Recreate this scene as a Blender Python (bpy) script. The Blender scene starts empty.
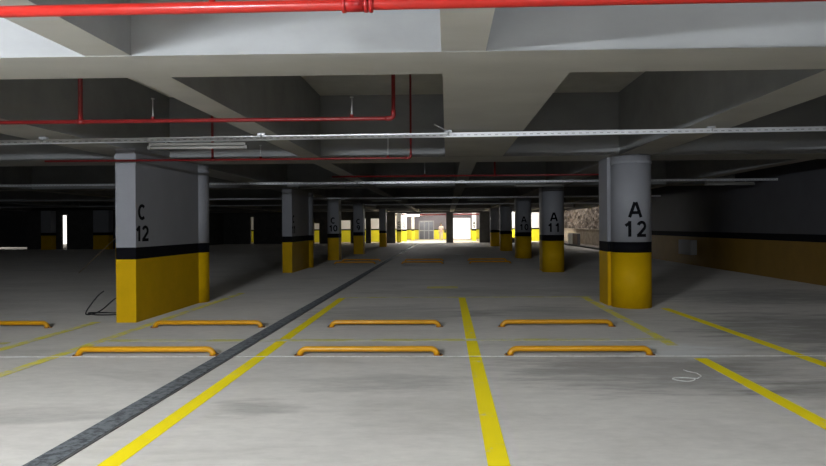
import bpy, bmesh, math, random
from mathutils import Vector, Matrix

random.seed(7)
S = bpy.context.scene
COL = S.collection
EYE, F = 1.5, 620.0            # eye height, focal length in pixels (826 wide frame)

# ------------------------------------------------------------------ camera
cd = bpy.data.cameras.new('camera')
cam = bpy.data.objects.new('camera', cd); COL.objects.link(cam)
cd.sensor_width = 36.0
cd.lens = 36.0 * F / 826.0
cd.shift_x = -0.0230
cd.shift_y = -0.0085
cd.clip_end = 300
YAW, ROLL = math.radians(1.4), 0.0065
cam.matrix_world = (Matrix.Translation((0, 0, EYE)) @ Matrix.Rotation(YAW, 4, 'Z')
                    @ Matrix.Rotation(math.radians(90), 4, 'X') @ Matrix.Rotation(-ROLL, 4, 'Z'))
S.camera = cam

# ------------------------------------------------------------------ world, exposure
w = bpy.data.worlds.new('overcast_sky'); S.world = w; w.use_nodes = True
bg = w.node_tree.nodes['Background']
bg.inputs[0].default_value = (1.0, 0.97, 0.92, 1)
bg.inputs[1].default_value = 1.6
S.view_settings.view_transform = 'Standard'
S.view_settings.look = 'None'
S.view_settings.gamma = 1
S.view_settings.exposure = 0.0
TUBE_NEAR, FILL_SIDE, TUBE_BACK, TUBE_FAR = 1950.0, 420.0, 900.0, 900.0   # strengths of the lit tubes; the side and some far ones are added fill

# ------------------------------------------------------------------ materials
def nmat(name):
    m = bpy.data.materials.new(name); m.use_nodes = True
    nt = m.node_tree
    return m, nt, nt.nodes['Principled BSDF']

def node(nt, typ, **kw):
    n = nt.nodes.new(typ)
    for k, v in kw.items():
        if k.startswith('i_'):
            n.inputs[k[2:].replace('_', ' ')].default_value = v
        else:
            setattr(n, k, v)
    return n

def plain(name, c, rough=0.6, metal=0.0, var=0.08, scale=6.0, bump=0.0, stretch=(1, 1, 1), spec=0.5):
    m, nt, b = nmat(name)
    tc = node(nt, 'ShaderNodeTexCoord'); mp = node(nt, 'ShaderNodeMapping')
    mp.inputs['Scale'].default_value = stretch
    nt.links.new(tc.outputs['Object'], mp.inputs[0])
    nz = node(nt, 'ShaderNodeTexNoise', i_Scale=scale, i_Detail=6.0, i_Roughness=0.6)
    nt.links.new(mp.outputs[0], nz.inputs['Vector'])
    r = node(nt, 'ShaderNodeValToRGB')
    r.color_ramp.elements[0].position = 0.3; r.color_ramp.elements[1].position = 0.7
    r.color_ramp.elements[0].color = tuple(max(0, x * (1 - var)) for x in c) + (1,)
    r.color_ramp.elements[1].color = tuple(min(1, x * (1 + var)) for x in c) + (1,)
    nt.links.new(nz.outputs['Fac'], r.inputs[0]); nt.links.new(r.outputs[0], b.inputs['Base Color'])
    b.inputs['Roughness'].default_value = rough; b.inputs['Metallic'].default_value = metal
    b.inputs['Specular IOR Level'].default_value = spec
    if bump:
        bp = node(nt, 'ShaderNodeBump', i_Strength=bump, i_Distance=0.01)
        nt.links.new(nz.outputs['Fac'], bp.inputs['Height']); nt.links.new(bp.outputs[0], b.inputs['Normal'])
    return m

def emit(name, c, s):
    m, nt, b = nmat(name)
    b.inputs['Base Color'].default_value = (0.9, 0.9, 0.9, 1)
    b.inputs['Emission Color'].default_value = tuple(c) + (1,)
    b.inputs['Emission Strength'].default_value = s
    return m

def floor_material():
    m, nt, b = nmat('power_floated_concrete')
    L = nt.links.new
    tc = node(nt, 'ShaderNodeTexCoord')
    mp = node(nt, 'ShaderNodeMapping'); mp.inputs['Scale'].default_value = (0.55, 1.25, 1)
    L(tc.outputs['Object'], mp.inputs[0])
    n1 = node(nt, 'ShaderNodeTexNoise', i_Scale=0.9, i_Detail=7.0, i_Roughness=0.62, i_Distortion=0.6)
    L(mp.outputs[0], n1.inputs['Vector'])
    n2 = node(nt, 'ShaderNodeTexNoise', i_Scale=9.0, i_Detail=8.0, i_Roughness=0.7)
    L(mp.outputs[0], n2.inputs['Vector'])
    r1 = node(nt, 'ShaderNodeValToRGB'); cr = r1.color_ramp
    cr.elements[0].position = 0.30; cr.elements[0].color = (0.50, 0.475, 0.435, 1)
    cr.elements[1].position = 0.60; cr.elements[1].color = (0.62, 0.59, 0.545, 1)
    e = cr.elements.new(0.45); e.color = (0.58, 0.55, 0.51, 1)
    L(n1.outputs['Fac'], r1.inputs[0])
    r2 = node(nt, 'ShaderNodeValToRGB')
    r2.color_ramp.elements[0].position = 0.3; r2.color_ramp.elements[0].color = (0.86, 0.86, 0.86, 1)
    r2.color_ramp.elements[1].position = 0.65; r2.color_ramp.elements[1].color = (1.0, 1.0, 1.0, 1)
    L(n2.outputs['Fac'], r2.inputs[0])
    mul = node(nt, 'ShaderNodeMix', data_type='RGBA', blend_type='MULTIPLY'); mul.inputs[0].default_value = 1
    L(r1.outputs[0], mul.inputs[6]); L(r2.outputs[0], mul.inputs[7])
    last = mul.outputs[2]
    # damp / tyre stains with their own place and shape: (x, y, radius x, radius y, depth)
    sep = node(nt, 'ShaderNodeSeparateXYZ'); L(tc.outputs['Object'], sep.inputs[0])
    n3 = node(nt, 'ShaderNodeTexNoise', i_Scale=1.6, i_Detail=8.0, i_Roughness=0.7)
    m3 = node(nt, 'ShaderNodeMapping'); m3.inputs['Scale'].default_value = (0.6, 2.4, 1)
    L(tc.outputs['Object'], m3.inputs[0]); L(m3.outputs[0], n3.inputs['Vector'])
    def mth(op, a, bb=None):
        n = node(nt, 'ShaderNodeMath', operation=op)
        for i, v in enumerate((a, bb)):
            if v is None: continue
            if isinstance(v, (int, float)): n.inputs[i].default_value = v
            else: L(v, n.inputs[i])
        return n.outputs[0]
    for sx, sy, rx, ry, dep in [(2.1, 6.5, 1.5, 0.9, .38), (-0.6, 5.9, 0.75, 0.35, .24), (-1.6, 5.1, 0.35, .25, .3),
                                (-1.0, 10.6, 1.6, 1.1, .28), (1.9, 10.7, 1.5, 0.8, .26), (5.3, 8.6, 1.7, 2.0, .42),
                                (6.0, 6.0, 1.2, 0.7, .3), (3.6, 5.6, 0.8, 0.4, .3), (0.8, 14.0, 2.5, 0.9, .25),
                                (-3.6, 4.9, 0.9, .22, .2), (6.5, 13.0, 2.2, 1.4, .35)]:
        dx = mth('DIVIDE', mth('SUBTRACT', sep.outputs[0], sx), rx)
        dy = mth('DIVIDE', mth('SUBTRACT', sep.outputs[1], sy), ry)
        d = mth('ADD', mth('MULTIPLY', dx, dx), mth('MULTIPLY', dy, dy))
        d = mth('ADD', d, mth('MULTIPLY', mth('SUBTRACT', n3.outputs['Fac'], 0.5), 5.5))
        mr = node(nt, 'ShaderNodeMapRange', clamp=True)
        L(d, mr.inputs[0]); mr.inputs[1].default_value = 0.1; mr.inputs[2].default_value = 1.5
        mr.inputs[3].default_value = 1 - dep; mr.inputs[4].default_value = 1.0
        mx = node(nt, 'ShaderNodeMix', data_type='RGBA', blend_type='MULTIPLY'); mx.inputs[0].default_value = 1
        L(last, mx.inputs[6]); L(mr.outputs[0], mx.inputs[7]); last = mx.outputs[2]
    # pale scuffs where the line was scraped away
    dx = mth('DIVIDE', mth('SUBTRACT', sep.outputs[0], 2.75), .75)
    dy = mth('DIVIDE', mth('SUBTRACT', sep.outputs[1], 7.4), .55)
    d = mth('ADD', mth('MULTIPLY', dx, dx), mth('MULTIPLY', dy, dy))
    d = mth('ADD', d, mth('MULTIPLY', mth('SUBTRACT', n3.outputs['Fac'], 0.5), 6.0))
    mr = node(nt, 'ShaderNodeMapRange', clamp=True)
    L(d, mr.inputs[0]); mr.inputs[1].default_value = 0.0; mr.inputs[2].default_value = 1.0
    mr.inputs[3].default_value = 0.85; mr.inputs[4].default_value = 0.0
    mx = node(nt, 'ShaderNodeMix', data_type='RGBA'); L(mr.outputs[0], mx.inputs[0])
    L(last, mx.inputs[6]); mx.inputs[7].default_value = (0.66, 0.66, 0.64, 1); last = mx.outputs[2]
    L(last, b.inputs['Base Color'])
    b.inputs['Roughness'].default_value = 0.75
    b.inputs['Specular IOR Level'].default_value = 0.12
    b.inputs['Diffuse Roughness'].default_value = 0.6
    bp = node(nt, 'ShaderNodeBump', i_Strength=0.15, i_Distance=0.004)
    L(n2.outputs['Fac'], bp.inputs['Height']); L(bp.outputs[0], b.inputs['Normal'])
    return m

def worn_paint(name, c, wear=0.40, under=(0.42, 0.42, 0.40), scale=5.0):
    m, nt, b = nmat(name); L = nt.links.new
    tc = node(nt, 'ShaderNodeTexCoord')
    n1 = node(nt, 'ShaderNodeTexNoise', i_Scale=scale, i_Detail=9.0, i_Roughness=0.75)
    L(tc.outputs['Object'], n1.inputs['Vector'])
    r = node(nt, 'ShaderNodeValToRGB')
    r.color_ramp.elements[0].position = wear - 0.05; r.color_ramp.elements[0].color = (0, 0, 0, 1)
    r.color_ramp.elements[1].position = wear + 0.08; r.color_ramp.elements[1].color = (1, 1, 1, 1)
    L(n1.outputs['Fac'], r.inputs[0])
    mx = node(nt, 'ShaderNodeMix', data_type='RGBA'); L(r.outputs[0], mx.inputs[0])
    mx.inputs[6].default_value = tuple(under) + (1,); mx.inputs[7].default_value = tuple(c) + (1,)
    L(mx.outputs[2], b.inputs['Base Color']); b.inputs['Roughness'].default_value = 0.7
    b.inputs['Diffuse Roughness'].default_value = 0.8; b.inputs['Specular IOR Level'].default_value = 0.15
    return m

def strut_material():
    m, nt, b = nmat('galvanised_slotted_steel'); L = nt.links.new
    tc = node(nt, 'ShaderNodeTexCoord'); sep = node(nt, 'ShaderNodeSeparateXYZ')
    L(tc.outputs['Object'], sep.inputs[0])
    def mth(op, a, bb):
        n = node(nt, 'ShaderNodeMath', operation=op)
        for i, v in enumerate((a, bb)):
            if isinstance(v, (int, float)): n.inputs[i].default_value = v
            else: L(v, n.inputs[i])
        return n.outputs[0]
    fx = mth('FRACT', mth('MULTIPLY', sep.outputs[0], 11.0), 0)
    sx = mth('LESS_THAN', fx, 0.45)
    zb = mth('LESS_THAN', mth('ABSOLUTE', mth('ADD', sep.outputs[2], 0.004), 0), 0.005)
    slot = mth('MULTIPLY', sx, zb)
    nz = node(nt, 'ShaderNodeTexNoise', i_Scale=1.3, i_Detail=3.0); L(tc.outputs['Object'], nz.inputs['Vector'])
    rr = node(nt, 'ShaderNodeValToRGB'); L(nz.outputs['Fac'], rr.inputs[0])
    rr.color_ramp.elements[0].position = .35; rr.color_ramp.elements[0].color = (0.88, 0.89, 0.91, 1)
    rr.color_ramp.elements[1].position = .65; rr.color_ramp.elements[1].color = (0.95, 0.96, 0.97, 1)
    mx = node(nt, 'ShaderNodeMix', data_type='RGBA'); L(slot, mx.inputs[0])
    L(rr.outputs[0], mx.inputs[6]); mx.inputs[7].default_value = (0.50, 0.50, 0.52, 1)
    L(mx.outputs[2], b.inputs['Base Color'])
    b.inputs['Metallic'].default_value = 0.55; b.inputs['Roughness'].default_value = 0.42
    return m

def masonry_material():
    m, nt, b = nmat('rough_quarry_masonry'); L = nt.links.new
    tc = node(nt, 'ShaderNodeTexCoord')
    v = node(nt, 'ShaderNodeTexVoronoi', i_Scale=2.6); L(tc.outputs['Object'], v.inputs['Vector'])
    n = node(nt, 'ShaderNodeTexNoise', i_Scale=3.2, i_Detail=9.0, i_Roughness=0.8); L(tc.outputs['Object'], n.inputs['Vector'])
    r = node(nt, 'ShaderNodeValToRGB'); L(n.outputs['Fac'], r.inputs[0])
    r.color_ramp.elements[0].position = .38; r.color_ramp.elements[0].color = (0.05, 0.035, 0.028, 1)
    r.color_ramp.elements[1].position = .62; r.color_ramp.elements[1].color = (0.48, 0.40, 0.33, 1)
    r2 = node(nt, 'ShaderNodeValToRGB'); L(v.outputs['Distance'], r2.inputs[0])
    r2.color_ramp.elements[0].color = (1, 1, 1, 1); r2.color_ramp.elements[1].position = .8; r2.color_ramp.elements[1].color = (.35, .32, .3, 1)
    mx = node(nt, 'ShaderNodeMix', data_type='RGBA', blend_type='MULTIPLY'); mx.inputs[0].default_value = 1
    L(r.outputs[0], mx.inputs[6]); L(r2.outputs[0], mx.inputs[7])
    L(mx.outputs[2], b.inputs['Base Color']); b.inputs['Roughness'].default_value = 0.9
    return m

M = {}
M['floor'] = floor_material()
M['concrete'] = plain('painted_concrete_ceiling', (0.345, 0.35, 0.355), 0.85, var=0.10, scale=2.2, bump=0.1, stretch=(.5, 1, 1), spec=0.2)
M['soffit'] = plain('soffit_bounce_lift', (0.60, 0.59, 0.55), 0.85, var=0.07, scale=2.2, bump=0.1, stretch=(.5, 1, 1), spec=0.2)  # lighter than the beam sides: bounce light put into the colour
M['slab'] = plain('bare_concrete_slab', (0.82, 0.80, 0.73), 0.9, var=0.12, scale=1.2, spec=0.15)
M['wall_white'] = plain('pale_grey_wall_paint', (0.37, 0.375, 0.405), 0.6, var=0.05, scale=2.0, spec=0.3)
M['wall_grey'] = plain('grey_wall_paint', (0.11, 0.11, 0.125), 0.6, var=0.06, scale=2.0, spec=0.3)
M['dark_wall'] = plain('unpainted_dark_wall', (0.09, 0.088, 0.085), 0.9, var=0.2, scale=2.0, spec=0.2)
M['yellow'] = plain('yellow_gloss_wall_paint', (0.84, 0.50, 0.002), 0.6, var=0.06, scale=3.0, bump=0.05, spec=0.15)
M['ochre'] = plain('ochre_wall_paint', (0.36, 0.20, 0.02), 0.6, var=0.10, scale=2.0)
M['black'] = plain('black_band_paint', (0.008, 0.008, 0.011), 0.7, var=0.1, spec=0.08)
M['letter'] = plain('black_stencil_paint', (0.009, 0.009, 0.011), 0.7, var=0.1, spec=0.08)
M['line'] = worn_paint('yellow_floor_paint', (0.80, 0.64, 0.012), 0.34, (.5, .48, .42))
M['line_old'] = worn_paint('worn_yellow_floor_paint', (0.66, 0.58, 0.08), 0.45, (.5, .49, .42), scale=4.0)
M['line_faint'] = worn_paint('faded_yellow_floor_paint', (0.52, 0.48, 0.16), 0.46, (0.54, .53, .47), 3.0)
M['chalk'] = worn_paint('white_chalk', (0.80, 0.80, 0.79), 0.46, (0.6, 0.58, 0.54), 9.0)
M['joint'] = worn_paint('dark_joint_rubber', (0.055, 0.06, 0.065), 0.50, (0.15, 0.16, 0.17), 14.0)
M['joint_edge'] = plain('joint_edge_strip', (0.20, 0.205, 0.21), 0.5, 0.2)
M['stop'] = plain('orange_enamel_tube', (0.88, 0.42, 0.010), 0.32, var=0.05, scale=10)
M['stop_foot'] = plain('brown_orange_foot', (0.50, 0.20, 0.02), 0.6, var=0.15, scale=14)
M['red'] = plain('red_fire_pipe_paint', (0.44, 0.018, 0.012), 0.28, var=0.08, scale=8)
M['red_branch'] = plain('dull_red_branch_paint', (0.22, 0.012, 0.012), 0.4, var=0.1, scale=8)
M['red_dark'] = plain('deep_red_coupling', (0.42, 0.012, 0.012), 0.35, var=0.12, scale=12)
M['steel'] = plain('galvanised_steel', (0.62, 0.63, 0.65), 0.4, 0.4, var=0.12)
M['strut'] = strut_material()
M['batten'] = plain('white_batten_housing', (0.22, 0.21, 0.19), 0.5, var=0.04)
M['tube_off'] = plain('unlit_opal_tube', (0.40, 0.39, 0.36), 0.35, var=0.02)
M['tube_near'] = emit('lit_tube_near', (0.88, 0.94, 1.0), TUBE_NEAR)
M['tube_side_fill'] = emit('side_fill_tube', (0.88, 0.94, 1.0), FILL_SIDE)  # added fill tube, out of view
M['tube_back'] = emit('lit_tube_back', (0.88, 0.94, 1.0), TUBE_BACK)
M['tube_far'] = emit('lit_tube_far', (1.0, 0.98, 0.96), TUBE_FAR)
M['tube_well_fill'] = emit('well_fill_tube', (1.0, 0.93, 0.88), TUBE_FAR * .13)  # added fill tubes that brighten the light well
M['rubber'] = plain('black_cable_rubber', (0.015, 0.015, 0.016), 0.5)
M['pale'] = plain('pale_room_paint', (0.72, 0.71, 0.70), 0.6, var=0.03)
M['room_grey'] = plain('mauve_grey_paint', (0.16, 0.145, 0.175), 0.6, var=0.06)
M['room_floor'] = plain('pale_beige_floor', (0.62, 0.54, 0.42), 0.5, var=0.06)
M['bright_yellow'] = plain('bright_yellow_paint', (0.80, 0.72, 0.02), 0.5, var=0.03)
M['masonry'] = masonry_material()
M['wood'] = plain('pale_timber', (0.45, 0.33, 0.2), 0.7, var=0.15, scale=10)
M['brown'] = plain('dark_brown_enamel', (0.08, 0.028, 0.02), 0.6)
M['low_wall'] = plain('tan_rendered_block', (0.40, 0.34, 0.27), 0.9, var=0.35, scale=3.0)
M['paper'] = plain('plain_white', (0.8, 0.8, 0.8), 0.7, var=0.02)
M['cabinet'] = plain('light_grey_cabinet_enamel', (0.45, 0.45, 0.45), 0.5, var=0.05)
M['metal_dark'] = plain('dark_metal', (0.07, 0.07, 0.075), 0.5, 0.3)
M['glass_dark'] = plain('dim_door_glass', (0.10, 0.10, 0.12), 0.15, var=0.1)
M['skin'] = plain('skin', (0.50, 0.31, 0.22), 0.6, var=0.05)
M['shirt'] = plain('pale_pink_cotton', (0.62, 0.50, 0.46), 0.9, var=0.06)
M['trouser'] = plain('beige_trousers', (0.50, 0.42, 0.34), 0.9, var=0.06)
M['hair'] = plain('dark_hair', (0.03, 0.02, 0.015), 0.7)
M['bag'] = plain('black_bag_fabric', (0.03, 0.025, 0.03), 0.8)
M['shoe'] = plain('dark_shoe', (0.05, 0.04, 0.04), 0.7)
M['shutter'] = plain('dark_shutter_steel', (0.06, 0.06, 0.06), 0.6)

# ------------------------------------------------------------------ helpers
class MB:
    """collects shapes given in world coordinates and links them as ONE mesh object"""
    def __init__(s): s.bm = bmesh.new(); s.mi = 0
    def _set(s, faces):
        for f in faces: f.material_index = s.mi
    def box(s, x0, x1, y0, y1, z0, z1):
        r = bmesh.ops.create_cube(s.bm, size=1.0)
        vs = r['verts']
        for v in vs:
            v.co = Vector((x0 if v.co.x < 0 else x1, y0 if v.co.y < 0 else y1, z0 if v.co.z < 0 else z1))
        s._set({f for v in vs for f in v.link_faces}); return s
    def prism(s, pts, z0, z1, smooth=False):
        """vertical prism from a counter-clockwise outline"""
        a = [s.bm.verts.new((x, y, z0)) for x, y in pts]; b = [s.bm.verts.new((x, y, z1)) for x, y in pts]
        n = len(pts); fs = []
        for i in range(n):
            f = s.bm.faces.new((a[i], a[(i + 1) % n], b[(i + 1) % n], b[i])); f.smooth = smooth; fs.append(f)
        fs.append(s.bm.faces.new(b)); fs.append(s.bm.faces.new(a[::-1])); s._set(fs); return s
    def tube(s, path, r, n=14, cap=True):
        path = [Vector(p) for p in path]; rings = []
        t0 = (path[1] - path[0]).normalized()
        up = Vector((0, 0, 1)) if abs(t0.z) < .9 else Vector((1, 0, 0))
        u = t0.cross(up).normalized()
        for i, p in enumerate(path):
            if i == 0: t = t0
            elif i == len(path) - 1: t = (path[i] - path[i - 1]).normalized()
            else: t = ((path[i + 1] - p).normalized() + (p - path[i - 1]).normalized()).normalized()
            u = (u - t * u.dot(t)).normalized(); v = t.cross(u)
            rr = r[i] if isinstance(r, (list, tuple)) else r
            rings.append([s.bm.verts.new(p + (u * math.cos(a) + v * math.sin(a)) * rr)
                          for a in [2 * math.pi * k / n for k in range(n)]])
        fs = []
        for A, B in zip(rings, rings[1:]):
            for k in range(n):
                f = s.bm.faces.new((A[k], B[k], B[(k + 1) % n], A[(k + 1) % n])); f.smooth = True; fs.append(f)
        if cap:
            fs.append(s.bm.faces.new(rings[0])); fs.append(s.bm.faces.new(rings[-1][::-1]))
        s._set(fs); return s
    def build(s, name, mats, parent=None, loc=None, bevel=0.0):
        base = parent.location if parent is not None and loc is None else (Vector(loc) if loc else Vector((0, 0, 0)))
        if parent is not None and loc is None:
            p = parent.parent
            while p is not None: base = base + p.location; p = p.parent
        if parent is None or loc is None:
            for v in s.bm.verts: v.co -= base
        bmesh.ops.recalc_face_normals(s.bm, faces=s.bm.faces[:])
        if bevel:
            es = [e for e in s.bm.edges if len(e.link_faces) == 2 and e.calc_face_angle(0) > 0.6]
            bmesh.ops.bevel(s.bm, geom=es, offset=bevel, segments=2, affect='EDGES', profile=0.6)
        me = bpy.data.meshes.new(name); s.bm.to_mesh(me); s.bm.free()
        for m in (mats if isinstance(mats, (list, tuple)) else [mats]): me.materials.append(m)
        o = bpy.data.objects.new(name, me); COL.objects.link(o)
        if parent is not None: o.parent = parent
        elif loc: o.location = base
        return o

def tag(o, label, cat, group=None):
    o['label'] = label; o['category'] = cat
    if group: o['group'] = group
    return o
def thing(name, label, cat, loc, group=None):
    o = bpy.data.objects.new(name, None); COL.objects.link(o); o.location = loc
    o.empty_display_size = 0.1
    return tag(o, label, cat, group)
def struct(name, mb, mats, loc=None, label=None, **k):
    o = mb.build(name, mats, None, loc, **k); o['kind'] = 'structure'
    if label: o['label'] = label
    return o
def dup(root, loc, label, group=None):
    r = root.copy(); COL.objects.link(r); r.location = loc; r['label'] = label
    if group: r['group'] = group
    for ch in list(root.children):
        c = ch.copy(); COL.objects.link(c); c.parent = r
        for g in list(ch.children):
            d = g.copy(); COL.objects.link(d); d.parent = c
    return r
def rounded(path, rad=0.08, n=6):
    """replace the inner corners of a polyline by arcs"""
    P = [Vector(p) for p in path]; out = [P[0]]
    for i in range(1, len(P) - 1):
        a = (P[i - 1] - P[i]).normalized(); b = (P[i + 1] - P[i]).normalized()
        A = P[i] + a * rad; B = P[i] + b * rad
        for k in range(n + 1):
            t = k / n; out.append(A.lerp(P[i], t).lerp(P[i].lerp(B, t), t))
    out.append(P[-1]); return out
def bands(mb, z1, shape, zy=1.0, zb=1.19):
    """shape(z0, z1) in yellow, black and wall colour up to z1"""
    for mi, a, b in ((0, 0, zy), (1, zy, zb), (2, zb, z1)):
        mb.mi = mi; shape(a, b)
    return mb
BANDM = lambda: [M['yellow'], M['black'], M['wall_white']]

def arc(cx, cy, rx, ry, a0, a1, n=14):
    return [(cx + rx * math.cos(math.radians(a0 + (a1 - a0) * k / n)), cy + ry * math.sin(math.radians(a0 + (a1 - a0) * k / n))) for k in range(n + 1)]
GLYPH = {
    'A': [[(-.36, 0), (-.03, .97)], [(.36, 0), (.03, .97)], [(-.24, .30), (.24, .30)]],
    'C': [arc(.02, .5, .31, .42, 48, 312)],
    '0': [arc(0, .5, .25, .42, 0, 360, 24)],
    '1': [[(.06, 0), (.06, 1)], [(.05, .88), (-.20, .70)]],
    '2': [arc(0, .68, .24, .24, 165, -38) + [(-.24, .09)], [(-.32, .08), (.32, .08)]],
    '5': [[(.26, .92), (-.18, .92)], [(-.17, .96), (-.22, .52)] , arc(0, .34, .26, .26, 140, -150)],
    '6': [arc(0, .32, .24, .24, 0, 360, 20), arc(.12, .42, .36, .50, 100, 185)],
    '9': [arc(0, .68, .24, .24, 0, 360, 20), arc(-.12, .58, .36, .50, -80, 5)],
}
def glyph(name, ch, height, place, parent, stroke=.195):
    """one stencilled character; place(u, v, d) -> world point"""
    mb = MB(); bm = mb.bm
    for pl in GLYPH[ch]:
        P = []
        for (a, b), (c, d) in zip(pl, pl[1:]):
            n = max(1, int(math.hypot(c - a, d - b) * height / .04))
            P += [Vector((a + (c - a) * k / n, b + (d - b) * k / n)) for k in range(n)]
        P.append(Vector(pl[-1])); rows = []
        for i, p in enumerate(P):
            t = (P[min(i + 1, len(P) - 1)] - P[max(i - 1, 0)]).normalized(); nn = Vector((-t.y, t.x)) * stroke / 2
            rows.append([bm.verts.new(place((p + nn * sg).x * height, (p + nn * sg).y * height, d)) for sg, d in ((1, .0004), (1, .0028), (-1, .0028), (-1, .0004))])
        for A, B in zip(rows, rows[1:]):
            for k in range(4): bm.faces.new((A[k], B[k], B[(k + 1) % 4], A[(k + 1) % 4]))
        bm.faces.new(rows[0]); bm.faces.new(rows[-1][::-1])
    return mb.build(name, M['letter'], parent)
def marking(letter, digits, place0, root, h=.28, zl=1.63, zd=1.285, gap=.23, wide=1.0):
    """place(u, v, d): u along the surface, v the height above the floor"""
    place = lambda u, v, d: place0(u * wide, v, d)
    glyph('letter', letter, h, lambda u, v, d: place(u, v + zl, d), root)
    n = len(digits)
    for k, c in enumerate(digits):
        off = (k - (n - 1) / 2) * gap
        glyph('digit', c, h, lambda u, v, d: place(u + off, v + zd, d), root)

Z_SOF, Z_SLAB = 2.76, 3.9
XR = 9.05                                                     # right wall plane

# ------------------------------------------------------------------ floor
struct('floor', MB().box(-36.5, 9.35, -12.3, 72, -0.2, 0.0), M['floor'], label='grey stained concrete parking floor')
struct('exterior_ground', MB().box(9.36, 20, 20, 80, -0.3, -0.02), M['masonry'], label='bare ground outside the wall opening')

# ------------------------------------------------------------------ ceiling and beams
struct('ceiling', MB().box(-36.5, 9.35, -12.3, 72, Z_SLAB, 4.1), M['slab'], label='dark concrete ceiling slab')
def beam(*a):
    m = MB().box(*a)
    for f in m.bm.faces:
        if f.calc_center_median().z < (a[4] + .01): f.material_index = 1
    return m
for y0, y1 in [(-10.9, -10.2), (-2.3, -1.65), (4.49, 5.14), (11.3, 12.3), (19.7, 20.5), (28.0, 28.8), (36.4, 37.2), (44.6, 45.4), (52.0, 52.8)]:
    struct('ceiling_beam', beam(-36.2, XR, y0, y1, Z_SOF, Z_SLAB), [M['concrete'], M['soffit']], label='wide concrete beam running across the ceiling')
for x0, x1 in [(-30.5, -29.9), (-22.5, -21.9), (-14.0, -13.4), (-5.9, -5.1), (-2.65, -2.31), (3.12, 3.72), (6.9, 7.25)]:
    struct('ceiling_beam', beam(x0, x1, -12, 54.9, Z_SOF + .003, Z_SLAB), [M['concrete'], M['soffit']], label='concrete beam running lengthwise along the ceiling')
for x0, x1, y0, y1 in [(-.035, .287, -12, 4.5), (-.03, 1.02, 5.13, 11.31), (.26, .59, 12.29, 54.9)]:
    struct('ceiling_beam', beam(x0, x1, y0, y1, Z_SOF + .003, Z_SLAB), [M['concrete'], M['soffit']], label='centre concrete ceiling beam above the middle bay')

# ------------------------------------------------------------------ walls
# right wall: painted, with the long opening onto the rough masonry
mb = MB()
for a, b in ((-12, 36.0), (51.5, 55)):
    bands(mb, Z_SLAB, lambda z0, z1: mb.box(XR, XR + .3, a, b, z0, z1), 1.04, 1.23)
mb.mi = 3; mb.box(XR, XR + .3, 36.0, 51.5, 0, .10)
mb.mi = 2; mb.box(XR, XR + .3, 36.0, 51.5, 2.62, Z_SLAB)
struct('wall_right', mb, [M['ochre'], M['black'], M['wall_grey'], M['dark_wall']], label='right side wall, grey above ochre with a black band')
struct('wall_back', MB().box(-36.5, 9.3, -12.3, -12, 0, Z_SLAB), M['wall_grey'], label='wall behind the viewpoint')
struct('wall_left', MB().box(-36.5, -36.2, -12, 44, 0, Z_SLAB), M['dark_wall'], label='far left wall')
# far wall with its openings (x0, x1, z0, z1)
YF = 55.0
opens = [(-17.6, -17.3, 0.0, 2.4), (-11.9, -11.4, 0.05, 1.8), (-9.7, -8.6, 0.0, 2.05), (-7.45, -7.25, 0, 2.2), (-6.8, -6.0, 0, 2.2),  # leftmost slot is made up to read as a lit column edge
         (-4.62, -.09, 0, 2.65), (.53, 2.86, 0, 2.65), (5.6, 6.03, .42, 2.7), (7.27, 8.36, 0, 2.65)]
mb = MB(); x = -20.0
for x0, x1, z0, z1 in opens:
    mb.box(x, x0, YF, YF + .3, 0, Z_SLAB); mb.box(x0, x1, YF, YF + .3, z1, Z_SLAB)
    if z0 > 0.1: mb.box(x0, x1, YF, YF + .3, 0, z0)
    x = x1
mb.box(x, 9.35, YF, YF + .3, 0, Z_SLAB)
struct('wall_far', mb, M['dark_wall'], label='dark far wall pierced by bright openings')
# left part of the far wall stands nearer
mb = MB()
mb.box(-36.2, -33.2, 44, 44.3, 0, Z_SLAB); mb.box(-33.2, -30.3, 44, 44.3, 2.4, Z_SLAB)
mb.box(-30.3, -27.85, 44, 44.3, 0, Z_SLAB); mb.box(-27.85, -27.4, 44, 44.3, 2.45, Z_SLAB)
mb.box(-27.4, -20.0, 44, 44.3, 0, Z_SLAB); mb.box(-20.3, -20.0, 44.3, 55.3, 0, Z_SLAB)
struct('wall_far_left', mb, M['dark_wall'], label='dark wall at the left with a bright slot')

# the lit rooms beyond the far wall
mb = MB()
def run(x0, x1, y): bands(mb, Z_SLAB, lambda a, b: mb.box(x0, x1, y, y + .2, a, b), 1.12, 1.25)
run(-20, -5.2, 59.5); run(4.5, 9.35, 59.5)
struct('wall_light_well', mb, [M['bright_yellow'], M['black'], M['pale']], label='white and yellow wall of the lit space beyond')
mb = MB()
def run2(x0, x1, y0, y1): bands(mb, Z_SLAB, lambda a, b: mb.box(x0, x1, y0, y1, a, b), 1.12, 1.25)
run2(-5.4, -5.2, 59.7, 71); run2(4.5, 4.7, 59.7, 71)
struct('wall_room_sides', mb, [M['bright_yellow'], M['black'], M['pale']], label='side walls of the lit room beyond')
mb = MB()
bands(mb, Z_SLAB, lambda a, b: mb.box(-5.2, .68, 70, 70.2, a, b), 1.05, 1.15)
bands(mb, Z_SLAB, lambda a, b: mb.box(2.62, 4.5, 70, 70.2, a, b), 1.05, 1.15)
mb.mi = 2; mb.box(.68, 2.62, 70, 70.2, 2.38, Z_SLAB)
struct('wall_room_end', mb, [M['bright_yellow'], M['black'], M['room_grey']], label='grey end wall with an open white doorway')
struct('floor_lit_room', MB().box(-20, 9.3, YF + .02, 72, 0.0, 0.012), M['room_floor'], label='bright pale floor of the lit room beyond')
mb = MB().box(-3.2, -3.12, 69.9, 70, 0, 2.05)
for xx in (-2.62, -2.1, -1.55): mb.box(xx, xx + .06, 69.9, 70, 0, 2.05)
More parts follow.
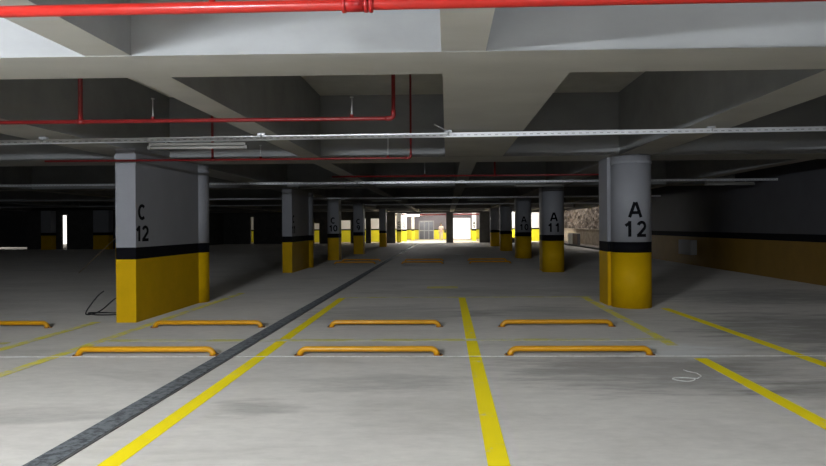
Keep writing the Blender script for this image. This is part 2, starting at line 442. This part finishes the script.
mb.box(-3.2, -1.49, 69.9, 70, 2.0, 2.1); mb.box(-3.2, -1.49, 69.9, 70, 0.95, 1.03)
mb.mi = 1; mb.box(-3.14, -1.53, 69.94, 69.98, 0, 2.0)
struct('door_1', mb, [M['cabinet'], M['glass_dark']], label='glazed grey double door in the far room')

# rough masonry bank outside the right-hand opening
mb = MB(); random.seed(3)
nx, nz = 110, 16
g = [[mb.bm.verts.new((11.6 + random.uniform(-.16, .16) + j * .05, 30 + i * .45, j * .3)) for j in range(nz)] for i in range(nx)]
for i in range(nx - 1):
    for j in range(nz - 1): mb.bm.faces.new((g[i][j], g[i + 1][j], g[i + 1][j + 1], g[i][j + 1]))
mb.box(12.9, 13.4, 30, 79, 0, 4.4)
struct('wall_masonry', mb, M['masonry'], label='rough brown masonry bank outside the opening')

struct('wall_low_outside', MB().box(11.1, 11.3, 30, 80, -.02, 1.12).box(11.05, 11.35, 30, 80, 1.12, 1.2), M['low_wall'], label='low tan wall outside the opening')

# ------------------------------------------------------------------ floor markings
LAYER = [0]
def quad(x0, x1, y0, y1, xo=0.0, h=0.0015):
    LAYER[0] += 1                                             # every coat of paint lies a hair above the last
    m = MB(); m.prism([(x0, y0), (x1, y0), (x1 + xo, y1), (x0 + xo, y1)], 0.0003, h + .0004 * LAYER[0]); return m
def line(x0, x1, y0, y1, label, mat='line', group=None, xo=0.0, name='painted_line'):
    return tag(quad(x0, x1, y0, y1, xo).build(name, M[mat], None, (0, 0, 0)), label, 'floor marking', group)
h = .07
line(-2.13 - h, -2.13 + h, 1, 12.95, 'bright yellow bay line just right of the dark floor joint', xo=-.08)
line(.32 - h, .32 + h, 1, 12.95, 'straight yellow bay line between the two middle front wheel stops', xo=-.02)
line(2.79 - h, 2.79 + h, 1, 7.0, 'yellow bay line at lower right, nearer piece before the scraped gap', xo=.03)
line(2.79 - h, 2.79 + h, 7.75, 12.9, 'worn yellow bay line piece left of column A12, beyond the scraped gap', 'line_old', xo=.04)
line(4.1 - h, 4.1 + h, 3, 11.2, 'yellow line running back to the right side of column A12', xo=-.22)
line(-4.55 - h, -4.55 + h, 3, 14.0, 'yellow bay line passing the right side of pier C12', xo=-.12, mat='line_old')
line(-5.45 - h, -5.45 + h, 4, 9.75, 'yellow line ending at the near left corner of pier C12', 'line_old', xo=-.15)
line(-4.5, 2.9, 8.08, 8.22, 'thin yellow cross line between the front and back wheel stops', 'line_faint')
line(-9.5, -5.75, 7.9, 8.02, 'short faint yellow cross line at the left edge', 'line_faint')
line(-2.2, 3.0, 12.95, 13.09, 'faint yellow cross line closing the far ends of the bays', 'line_faint')
line(-.5, .25, 14.9, 15.35, 'small yellow paint patch in the middle of the lane', 'line_old', name='paint_patch')
line(-8.5, 9.0, 7.112, 7.124, 'thin white chalk line along the feet of the front wheel stops', 'chalk', name='chalk_line')
# chalk doodle
pts = []
for k in range(40):
    a = k / 39 * 2 * math.pi * 1.15
    pts.append((2.28 + .10 * math.cos(a) + .02 * math.sin(2 * a), 6.04 + .07 * math.sin(a), .003))
pts += [(2.42, 6.08, .003), (2.50, 6.18, .003), (2.50, 6.30, .003), (2.44, 6.37, .003), (2.42, 6.44, .003)]
tag(MB().tube(pts, .005, 6).build('chalk_doodle', M['chalk'], None, (0, 0, 0)), 'white looped chalk squiggle on the floor near the scraped line', 'floor marking')

# expansion joint
jt = thing('floor_joint', 'dark rubber expansion joint strip running away from the lower left', 'floor joint', (-2.6, 1, 0))
quad(-2.68, -2.50, 1, 52, -.04, .004).build('joint_strip', M['joint'], jt)
quad(-2.49, -2.475, 1, 52, -.04, .005).build('edge_strip', M['joint_edge'], jt)

# ------------------------------------------------------------------ columns
def capital(shape, root):
    m = MB(); shape(m, 2.60, 2.655); m.build('capital', M['wall_white'], root)
def circle(cx, cy, r, a0=0, a1=2 * math.pi, n=48):
    return [(cx + r * math.cos(a0 + (a1 - a0) * k / n), cy + r * math.sin(a0 + (a1 - a0) * k / n)) for k in range(n)]
def a_column(cx, cy, num, label, r=.355):
    root = thing('column', label, 'column', (cx, cy, 0), 'row A columns on the right')
    m = MB(); bands(m, Z_SOF - .004, lambda a, b: m.prism(circle(cx, cy, r), a, b, True)); m.build('shaft', BANDM(), root)
    x0, x1, y0, y1 = cx - (.40 if cy < 15 else .33), cx + .36, cy + .12, cy + .75
    m = MB(); bands(m, Z_SOF - .004, lambda a, b: m.prism([(x0, y0), (x1, y0), (x1, y1), (x0, y1)], a, b)); m.build('pilaster', BANDM(), root)
    m = MB(); m.prism(circle(cx, cy, r + .012), 2.60, 2.655, True); m.build('capital', M['wall_white'], root)
    if num:
        def wrap(u, v, d):
            a = (u - .025) / r; return Vector((cx + (r + d) * math.sin(a), cy - (r + d) * math.cos(a), v))
        marking('A', num, wrap, root)
    return root
a_column(3.375, 11.47, '12', 'nearest round column, grey over yellow, marked A 12')
a_column(3.42, 20.15, '11', 'round column marked A 11, behind column A 12')
a_column(3.50, 28.5, '10', 'round column marked A 10, third along the right row')
a_column(3.50, 36.9, None, 'dim round column behind column A 10, fourth of the right row')
a_column(3.50, 45.2, None, 'farthest dim round column of the right row')

def c_pier():
    x0, x1, y0, y1 = -5.25, -4.93, 9.7, 12.2
    root = thing('pier', 'long wall-like pier, grey over yellow, marked C 12', 'pier', (-5.09, 9.7, 0), 'row C piers on the left')
    m = MB(); bands(m, Z_SOF - .004, lambda a, b: m.box(x0, x1, y0, y1, a, b)); m.build('wall_slab', BANDM(), root)
    m = MB(); bands(m, Z_SOF - .004, lambda a, b: m.prism(circle(-5.10, 12.4, .28), a, b, True)); m.build('round_end', BANDM(), root)
    MB().box(x0 - .012, x1 + .012, y0 - .012, y0 + .25, 2.60, 2.655).build('capital', M['wall_white'], root)
    m = MB(); m.prism(circle(-5.10, 12.4, .292), 2.60, 2.655, True); m.build('capital', M['wall_white'], root)
    return root
p0 = c_pier()
p1 = dup(p0, (-5.22, 20.1, 0), 'second long pier of the left row, dim grey over yellow, behind pier C 12')
marking('C', '12', lambda u, v, d: Vector((-4.93 + d, 9.90 + u, v)), p0, h=.25, gap=.17, wide=1.3)
marking('C', '11', lambda u, v, d: Vector((-5.06 + d, 20.32 + u, v)), p1, h=.25, gap=.17, wide=1.3)

def square_column(x0, x1, y0, y1, txt, label, name='square_column', cat='column', group='square columns in the dark left half', mats=None):
    root = thing(name, label, cat, ((x0 + x1) / 2, y0, 0), group)
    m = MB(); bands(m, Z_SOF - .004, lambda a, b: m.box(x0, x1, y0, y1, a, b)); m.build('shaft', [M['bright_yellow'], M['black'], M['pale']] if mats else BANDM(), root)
    if txt:
        marking(txt[0], txt[1], lambda u, v, d: Vector(((x0 + x1) / 2 + u, y0 - d, v)), root, gap=.2)
    return root
square_column(-5.33, -4.83, 27.5, 28.2, ('C', '10'), 'dim column marked C 10, beyond the second pier')
square_column(-5.08, -4.55, 33.5, 34.2, ('C', '9'), 'dim column marked C 9, beyond column C 10')
square_column(-4.95, -4.45, 45, 45.6, None, 'dark column just left of the large bright opening')
square_column(-11.0, -10.5, 20.3, 20.9, None, 'dim column almost hidden behind pier C 12, a thin rod leaning on it')
square_column(-28.75, -28.05, 43.2, 43.8, None, 'block standing for a lit stretch of far wall, left of the bright slot')  # stands in for a lit part of the painted far wall
square_column(-25.0, -23.9, 43.2, 43.8, None, 'broad block standing for a lit stretch of far wall, left of pier C 12')  # another stand-in for a lit part of that wall
g = 'piers of the lit room'
square_column(-4.62, -4.20, 56.6, 57.0, ('C', '6'), 'brightly lit white and yellow column marked C 6 at the left of the lit room', group=g, mats='LIT')
square_column(-4.42, -3.98, 60.6, 61.0, ('C', '5'), 'lit white and yellow column marked C 5 behind column C 6', group=g, mats='LIT')
square_column(-3.75, -3.45, 65, 65.4, None, 'rear column in the lit room behind columns C 6 and C 5', group=g, mats='LIT')
square_column(2.45, 2.85, 61, 61.4, ('A', '5'), 'lit white and yellow column right of the bright doorway', group=g, mats='LIT')

# ------------------------------------------------------------------ wheel stops
def make_stop():
    L, z = 1.69, .074
    root = thing('wheel_stop', 'orange tube wheel stop in the front row, between the two middle yellow bay lines', 'wheel stop', (-.928, 7.2, 0), 'orange wheel stops in the near bays')
    cx, cy = root.location.x, root.location.y
    p = rounded([(cx - L / 2 + .035, cy, .004), (cx - L / 2 + .075, cy, z), (cx + L / 2 - .075, cy, z), (cx + L / 2 - .035, cy, .004)], .05)
    MB().tube(p, .033, 18).build('bar', M['stop'], root)
    for sx in (-1, 1):
        fx = cx + sx * (L / 2 - .032)
        fp = MB(); fp.prism(circle(fx, cy, .055, n=20), 0, .008); f = fp.build('foot_plate', M['stop_foot'], root)
        for by in (-.04, .04):
            b = MB(); b.prism(circle(fx + sx * .03, cy + by * .8, .009, n=6), .008, .018); b.build('bolt', M['metal_dark'], f)
    return root
st = make_stop()
stops = [((1.52, 7.2), 'orange tube wheel stop in the front row, right of the straight middle line'),
         ((-3.55, 7.2), 'orange tube wheel stop in the front row, left of the dark floor joint'),
         ((-.935, 9.22), 'orange tube wheel stop in the back row, directly behind the middle front one'),
         ((1.61, 9.22), 'orange tube wheel stop in the back row, in front of column A 12'),
         ((-3.6, 9.22), 'orange tube wheel stop in the back row, right of pier C 12'),
         ((-6.85, 9.22), 'orange tube wheel stop cut off by the left edge, left of pier C 12')]
for (x, y), lab in stops: dup(st, (x, y, 0), lab)
for y, row in ((24.7, 'nearer'), (26.6, 'farther')):
    for x, side in ((-3.7, 'left of the floor joint'), (-1.0, 'right of the floor joint'), (1.7, 'left of column A 10')):
        dup(st, (x, y, 0), f'distant orange wheel stop {side}, {row} of the far pair', 'distant wheel stops')

# ------------------------------------------------------------------ fire pipes
def sprinkler(x, y, z, hgt, root, kind='red'):
    m = MB().tube([(x, y, z), (x, y, z + .03)], .02, 10).build('outlet', M['red_branch'], root)
    s = MB().tube([(x, y, z + .03), (x, y, z + hgt)], .0085, 8)
    s.tube([(x, y, z + hgt - .01), (x, y, z + hgt)], .02, 10); s.build('sprinkler_head', M['steel'], m)
# main
Ym, Zm = 3.225, 2.66
root = thing('fire_main', 'thick glossy red fire pipe across the top of the picture', 'pipe', (0, Ym, Zm))
MB().tube([(-9, Ym, Zm), (XR, Ym, Zm)], .0295, 20).build('pipe', M['red'], root)
MB().tube([(-.535, Ym, Zm), (-.525, Ym, Zm), (-.43, Ym, Zm)], [.032, .037, .037], 20).build('tee_fitting', M['red_dark'], root)
for x in (-.53, -.415, -.39): MB().tube([(x - .009, Ym, Zm), (x + .009, Ym, Zm)], .042, 20).build('coupling_ring', M['red_dark'], root)
MB().tube([(-.48, Ym, Zm), (-.48, Ym, Z_SLAB)], .024, 16).build('riser', M['red_dark'], root)
MB().tube([(-1.225, Ym, Zm), (-1.225, Ym, Z_SLAB)], .016, 14).build('riser', M['red'], root)
o = MB().box(-1.212, -1.180, Ym - .03, Ym - .024, Zm + .05, Zm + .12).build('riser_highlight', M['paper'], root); o['label'] = 'small white plate standing for the riser highlight'  # white plate drawn in as the highlight on the riser
for x in (-4.4, 5.6):
    MB().tube([(x, Ym, Zm + .03), (x, Ym, Z_SLAB)], .004, 6).tube([(x - .010, Ym, Zm), (x + .010, Ym, Zm)], .032, 20).build('hanger', M['steel'], root)
root.rotation_euler = (0, -.005, 0)

def branch(y, z, xa, xb, r, risers, heads, label, top=None):
    root = thing('sprinkler_pipe', label, 'pipe', (xb, y, z), 'thin red sprinkler branch pipes')
    e = Z_SLAB if top is None else top
    MB().tube(rounded([(xa, y, z), (xb, y, z), (xb, y, e)], .05), r, 14).build('pipe', M['red_branch'], root)
    MB().tube(rounded([(xb - .09, y, z), (xb, y, z), (xb, y, z + .09)], .05), r * 1.25, 14).build('elbow', M['red_branch'], root)
    for x in risers:
        MB().tube([(x, y, z), (x, y, e)], r * 1.15, 14).build('riser', M['red_branch'], root)
        MB().tube([(x - .04, y, z), (x + .04, y, z)], r * 1.3, 14).build('tee_fitting', M['red_branch'], root)
    for x, hh in heads: sprinkler(x, y, z + r * .7, hh, root)
    return root
branch(6.6, 2.65, -9.5, -.565, .021, [-3.95], [(-3.16, .23), (-1.01, .22)], 'nearest thin red sprinkler pipe, just behind the first ceiling beam')
branch(9.5, 2.545, -6.25, -.55, .017, [-3.62], [(-2.87, .21), (-.9, .37)], 'thin red sprinkler pipe passing in front of the top of pier C 12')
branch(14.0, 2.63, -2.6, 4.45, .019, [1.08], [(-.5, .3)], 'dim red sprinkler pipe beyond the second ceiling beam')
branch(57.2, 2.55, -5.1, 4.3, .06, [], [], 'red pipe under the ceiling of the lit room beyond', 3.895)

# ------------------------------------------------------------------ slotted support rails
def rail(y, x0, x1, label, z=2.715):
    root = thing('support_rail', label, 'support rail', (0, y, z), 'galvanised rails under the beams')
    # open channel section: web facing the lane plus two flanges
    m = MB().box(x0, x1, y - .022, y - .018, z - .031, z + .029)
    m.box(x0, x1, y - .018, y + .022, z + .023, z + .027); m.box(x0, x1, y - .018, y + .022, z - .027, z - .023)
    m.build('channel', M['strut'], root)
    for x in (-13.7, -5.5, -2.48, .02 if y < 12 else .42, 3.42, 7.07):
        if x0 < x < x1:
            b = MB().box(x - .05, x + .05, y - .035, y + .03, z + .027, Z_SOF + .004)
            b.tube([(x, y - .04, z - .01), (x, y - .04, z + .04)], .012, 8); b.build('bracket', M['steel'], root)
    return root
rl = rail(8.2, -13.6, XR, 'bright perforated steel rail crossing the full width under the beams', 2.70)
rl.rotation_euler = (0, -.003, -.025)
rail(17.2, -13.4, XR, 'second perforated steel rail, dimmer, behind pier C 12 and column A 12')
rail(26.5, -13.4, XR, 'third steel rail across the dark ceiling, thin and dim')
rail(34.5, -13.4, XR, 'farthest thin steel rail across the dark ceiling')
root = thing('cable', 'thin dark cable end curling up beside the bright steel rail', 'cable', (-.05, 8.15, 2.74))
MB().tube(rounded([(.0, 8.14, 2.75), (-.08, 8.12, 2.79), (-.16, 8.12, 2.83)], .03), .008, 8).build('sheath', M['steel'], root)

# ------------------------------------------------------------------ tube lights
def tube_light(x, y, z, lit, label, group, L=1.3, top=None):
    root = thing('tube_light', label, 'light', (x, y, z), group)
    MB().box(x - L / 2, x + L / 2, y - .03, y + .03, z + .012, z + .05).build('housing', M['batten'], root, bevel=.006)
    MB().tube([(x - L / 2 + .02, y, z - .012), (x + L / 2 - .02, y, z - .012)], .02, 12).build('tube', M[lit], root)
    for s in (-1, 1):
        MB().box(x + s * L / 2 - .02, x + s * L / 2 + .02, y - .028, y + .028, z - .035, z + .012).build('end_cap', M['batten'], root)
        MB().tube([(x + s * L / 3, y, z + .05), (x + s * L / 3, y, z + .078 if top is None else top)], .006, 6).build('hanger', M['steel'], root)
    return root
g = 'unlit tube lights under the rails'
t0 = tube_light(-3.32, 8.2, 2.58, 'tube_off', 'nearest unlit tube light hanging under the bright rail at left', g)
for x, y, lab in [(-3.47, 17.2, 'dim unlit tube light under the second rail, left of the middle'), (2.55, 17.2, 'dim unlit tube light under the second rail, left of column A 12'),
                  (7.75, 17.2, 'dim unlit tube light under the second rail, near the right wall'),
                  (-2.6, 26.5, 'tiny unlit tube light under the third rail at left'), (1.6, 26.5, 'tiny unlit tube light under the third rail in the middle')]:
    dup(t0, (x, y, 2.603), lab)
g = 'lit tube lights'
tube_light(-3.40, -.5, 2.5, 'tube_near', 'lit tube light above and behind the viewpoint, nearest', g, top=3.9)
tube_light(2.5, -.5, 2.5, 'tube_side_fill', 'fainter tube light added as fill above and behind the viewpoint, to its right', g, top=3.9)  # unseen tube added to lift the right side and soften the falloff
tube_light(-3.40, -8.6, 2.5, 'tube_back', 'lit tube light well behind the viewpoint', g, top=3.9)
tube_light(-3.35, 58, 2.50, 'tube_far', 'glowing tube light at upper left of the lit room', g, L=1.5, top=3.9)
for x, lab in [(1.5, 'added fill tube light in the far room, before the doorway'), (-9, 'added fill tube light in the left light well'), (-15, 'leftmost added fill tube light in the light well'), (6.6, 'lit tube light at the right of the light well')]:  # all but the rightmost are added to brighten the spaces beyond
    tube_light(x, 57.6, 3.2, 'tube_well_fill' if x < -5 else 'tube_far', lab, g, L=1.5, top=3.9)
tube_light(-1.0, 64, 3.2, 'tube_far', 'added fill tube light deep in the far room', g, L=1.5, top=3.9)  # unseen tube added to fill the far room with light

# ------------------------------------------------------------------ small things
# black cable loops beside pier C12
def smooth(P, n=8):
    P = [Vector(p) for p in P]; out = []
    for k in range(len(P) - 1):
        a, b, c, d = P[max(k - 1, 0)], P[k], P[k + 1], P[min(k + 2, len(P) - 1)]
        for q in range(n):
            t = q / n
            out.append(.5 * ((2 * b) + (c - a) * t + (2 * a - 5 * b + 4 * c - d) * t * t + (3 * b - a - 3 * c + d) * t ** 3))
    return out + [P[-1]]
pts = smooth([(-6.02, 10.72, .40), (-6.12, 10.68, .30), (-6.25, 10.6, .08), (-6.2, 10.52, .014), (-6.0, 10.56, .07), (-5.78, 10.64, .27), (-5.6, 10.68, .36),
              (-5.4, 10.66, .20), (-5.42, 10.58, .03), (-5.75, 10.5, .014), (-6.05, 10.5, .014), (-6.24, 10.62, .03), (-6.1, 10.78, .014), (-5.8, 10.74, .014), (-5.45, 10.6, .10), (-5.27, 10.6, .45)])
tag(MB().tube(pts, .011, 8).build('cable', M['rubber'], None, (0, 0, 0)), 'loose black cable looped on the floor left of pier C 12', 'cable')
# leaning rod
tag(MB().tube([(-12.25, 20.3, .012), (-11.012, 20.5, 1.25)], .012, 8).build('rod', M['wood'], None, (0, 0, 0)), 'thin pale rod leaning in the dark left of pier C 12', 'rod')
# wall cabinet on right wall
root = thing('wall_cabinet', 'small light grey cabinet low on the right wall beyond column A 12', 'cabinet', (XR, 23.3, .38))
MB().box(XR - .22, XR, 22.7, 23.9, .38, .92).build('body', M['cabinet'], root, bevel=.01)
MB().box(XR - .235, XR - .221, 22.74, 23.86, .42, .88).build('door', M['cabinet'], root)
# box standing on the sill of the masonry opening
root = thing('meter_box', 'small box with a white and a dark half on the sill of the masonry opening', 'box', (9.15, 45, .105))
MB().box(9.10, 9.30, 43.6, 46.8, .105, .90).build('body', M['metal_dark'], root)
o = MB().box(9.07, 9.098, 45.2, 46.8, .12, .88).build('panel', M['paper'], root); o['label'] = 'white panel'
o = MB().box(9.07, 9.098, 43.6, 45.15, .12, .88).build('panel', M['brown'], root); o['label'] = 'dark brown panel'
# small white patches on the lane
for x, y, lab in ((.62, 32.3, 'small white patch on the lane before the bright doorway'), (-2.95, 38.5, 'small white patch on the lane at left of the lit opening'), (.1, 40.5, 'small white patch beside the central far pillar')):
    tag(MB().prism([(x - .22, y - .3), (x + .2, y - .35), (x + .25, y + .3), (x - .15, y + .25)], .001, .02).build('white_patch', M['paper'], None, (0, 0, 0)), lab, 'floor patch', 'small white patches on the lane')
# invented shutter at far left; its gap stands for a lit floor strip
root = thing('added_shutter', 'invented dark shutter at the left edge, its gap standing for a lit floor strip', 'shutter', (-31.7, 44.1, .2))
m = MB()
for k in range(18): m.box(-33.2, -30.3, 44.08 + (.01 if k % 2 else 0), 44.16, .2 + k * .1225, .2 + (k + 1) * .1225)
m.build('slat_curtain', M['shutter'], root); MB().box(-33.2, -30.3, 44.05, 44.2, .16, .22).build('bottom_bar', M['metal_dark'], root)

# ------------------------------------------------------------------ the person in the far room
def skin_mesh(name, verts, edges, radii, rootv, mat, parent, sub=2):
    me = bpy.data.meshes.new(name); me.from_pydata(verts, edges, [])
    o = bpy.data.objects.new(name, me); COL.objects.link(o)
    if parent is not None: o.parent = parent
    md = o.modifiers.new('skin', 'SKIN'); md.use_smooth_shade = True
    sv = me.skin_vertices[0].data if me.skin_vertices else None
    if sv is None:
        bpy.context.view_layer.update()
        bmm = bmesh.new(); bmm.from_mesh(me); lay = bmm.verts.layers.skin.verify()
        for i, v in enumerate(bmm.verts): v[lay].radius = radii[i]; v[lay].use_root = (i == rootv)
        bmm.to_mesh(me); bmm.free()
    else:
        for i, d in enumerate(sv): d.radius = radii[i]; d.use_root = (i == rootv)
    sb = o.modifiers.new('smooth', 'SUBSURF'); sb.levels = sb.render_levels = sub
    bpy.context.view_layer.update()
    ev = o.evaluated_get(bpy.context.evaluated_depsgraph_get())
    nm = bpy.data.meshes.new_from_object(ev); o.modifiers.clear(); o.data = nm; bpy.data.meshes.remove(me)
    nm.materials.clear(); nm.materials.append(mat)
    return o
def person(x, y):
    root = thing('person', 'person in pale pink shirt and beige trousers standing in the lit room, bag at side', 'person', (x, y, .012))
    V, E, R = [], [], []
    def add(p, r, par=None):
        V.append(p); R.append(r if isinstance(r, tuple) else (r, r)); i = len(V) - 1
        if par is not None: E.append((par, i))
        return i
    pel = add((0, 0, .95), (.15, .11))
    wst = add((0, 0, 1.10), (.13, .095), pel); ch = add((0, 0, 1.32), (.16, .11), wst)
    nb = add((0, 0, 1.46), (.06, .06), ch); nt_ = add((0, -.01, 1.54), (.055, .055), nb)
    hd = add((0, -.02, 1.62), (.075, .09), nt_); tp = add((0, -.015, 1.70), (.072, .085), hd)
    for s in (-1, 1):
        hp = add((s * .09, 0, .88), (.09, .09), pel)
        kn = add((s * .10, -.02 if s < 0 else -.10, .50), (.058, .06), hp)
        an = add((s * .11, .05 if s < 0 else -.02, .10), (.038, .04), kn)
        he = add((s * .11, .03 if s < 0 else -.04, .045), (.035, .035), an)
        add((s * .12, -.13 if s < 0 else -.20, .03), (.035, .025), he)
        sh = add((s * .17, 0, 1.40), (.058, .058), ch)
        el = add((s * .24, .03, 1.12), (.042, .042), sh)
        wr = add((s * .25, -.08, .88), (.027, .027), el)
        pa = add((s * .25, -.10, .82), (.034, .018), wr)
        for k, ln in enumerate((.07, .08, .075, .06)):
            f1 = add((s * .25, -.13 + k * .02, .77), .009, pa)
            add((s * .24, -.135 + k * .02, .77 - ln * .6), .008, f1)
        th = add((s * .23, -.14, .81), .011, pa); add((s * .225, -.155, .775), .009, th)
    body = skin_mesh('body', V, E, R, 0, M['skin'], root)
    # clothes
    sv = [(0, 0, 1.0), (0, 0, 1.12), (0, 0, 1.32), (0, 0, 1.44)] ; se = [(0, 1), (1, 2), (2, 3)]; sr = [(.175, .13), (.15, .115), (.18, .125), (.08, .075)]
    for s in (-1, 1):
        i = len(sv); sv += [(s * .17, 0, 1.40), (s * .225, .02, 1.19)]; se += [(2, i), (i, i + 1)]; sr += [(.075, .075), (.06, .06)]
    skin_mesh('shirt', sv, se, sr, 0, M['shirt'], root)
    tv = [(0, 0, .97)]; te = []; tr = [(.165, .125)]
    for s in (-1, 1):
        i = len(tv)
        tv += [(s * .09, 0, .87), (s * .10, -.02 if s < 0 else -.10, .50), (s * .11, .05 if s < 0 else -.02, .11)]
        te += [(0, i), (i, i + 1), (i + 1, i + 2)]; tr += [(.105, .105), (.075, .078), (.06, .062)]
    skin_mesh('trousers', tv, te, tr, 0, M['trouser'], root)
    skin_mesh('hair', [(0, .015, 1.63), (0, .01, 1.71), (0, -.01, 1.745)], [(0, 1), (1, 2)], [(.078, .075), (.083, .088), (.06, .06)], 1, M['hair'], root)
    # face
    nz = MB(); nz.tube([(x, y - .10, 1.665), (x, y - .125, 1.63), (x, y - .10, 1.625)], [.008, .014, .012], 8); nz.build('nose', M['skin'], root)
    for s in (-1, 1):
        e = MB(); e.tube([(x + s * .03 - .01, y - .103, 1.667), (x + s * .03 + .01, y - .103, 1.667)], .008, 8); e.build('eye', M['hair'], root)
        e = MB(); e.tube([(x + s * .075, y - .01, 1.67), (x + s * .08, y, 1.61)], [.018, .010], 8); e.build('ear', M['skin'], root)
    e = MB(); e.tube([(x - .022, y - .103, 1.60), (x + .022, y - .103, 1.60)], .006, 8); e.build('mouth', M['red_dark'], root)
    return root
person(-.62, 63.5)
root = thing('shoulder_bag', 'black bag hanging at the side of the person in the lit room', 'bag', (-.20, 63.5, .98))
MB().box(-.30, -.12, 63.34, 63.6, .80, 1.16).build('body', M['bag'], root, bevel=.03)
MB().tube(rounded([(-.21, 63.38, 1.14), (-.22, 63.48, 1.35), (-.21, 63.58, 1.14)], .04), .012, 8).build('strap', M['bag'], root)
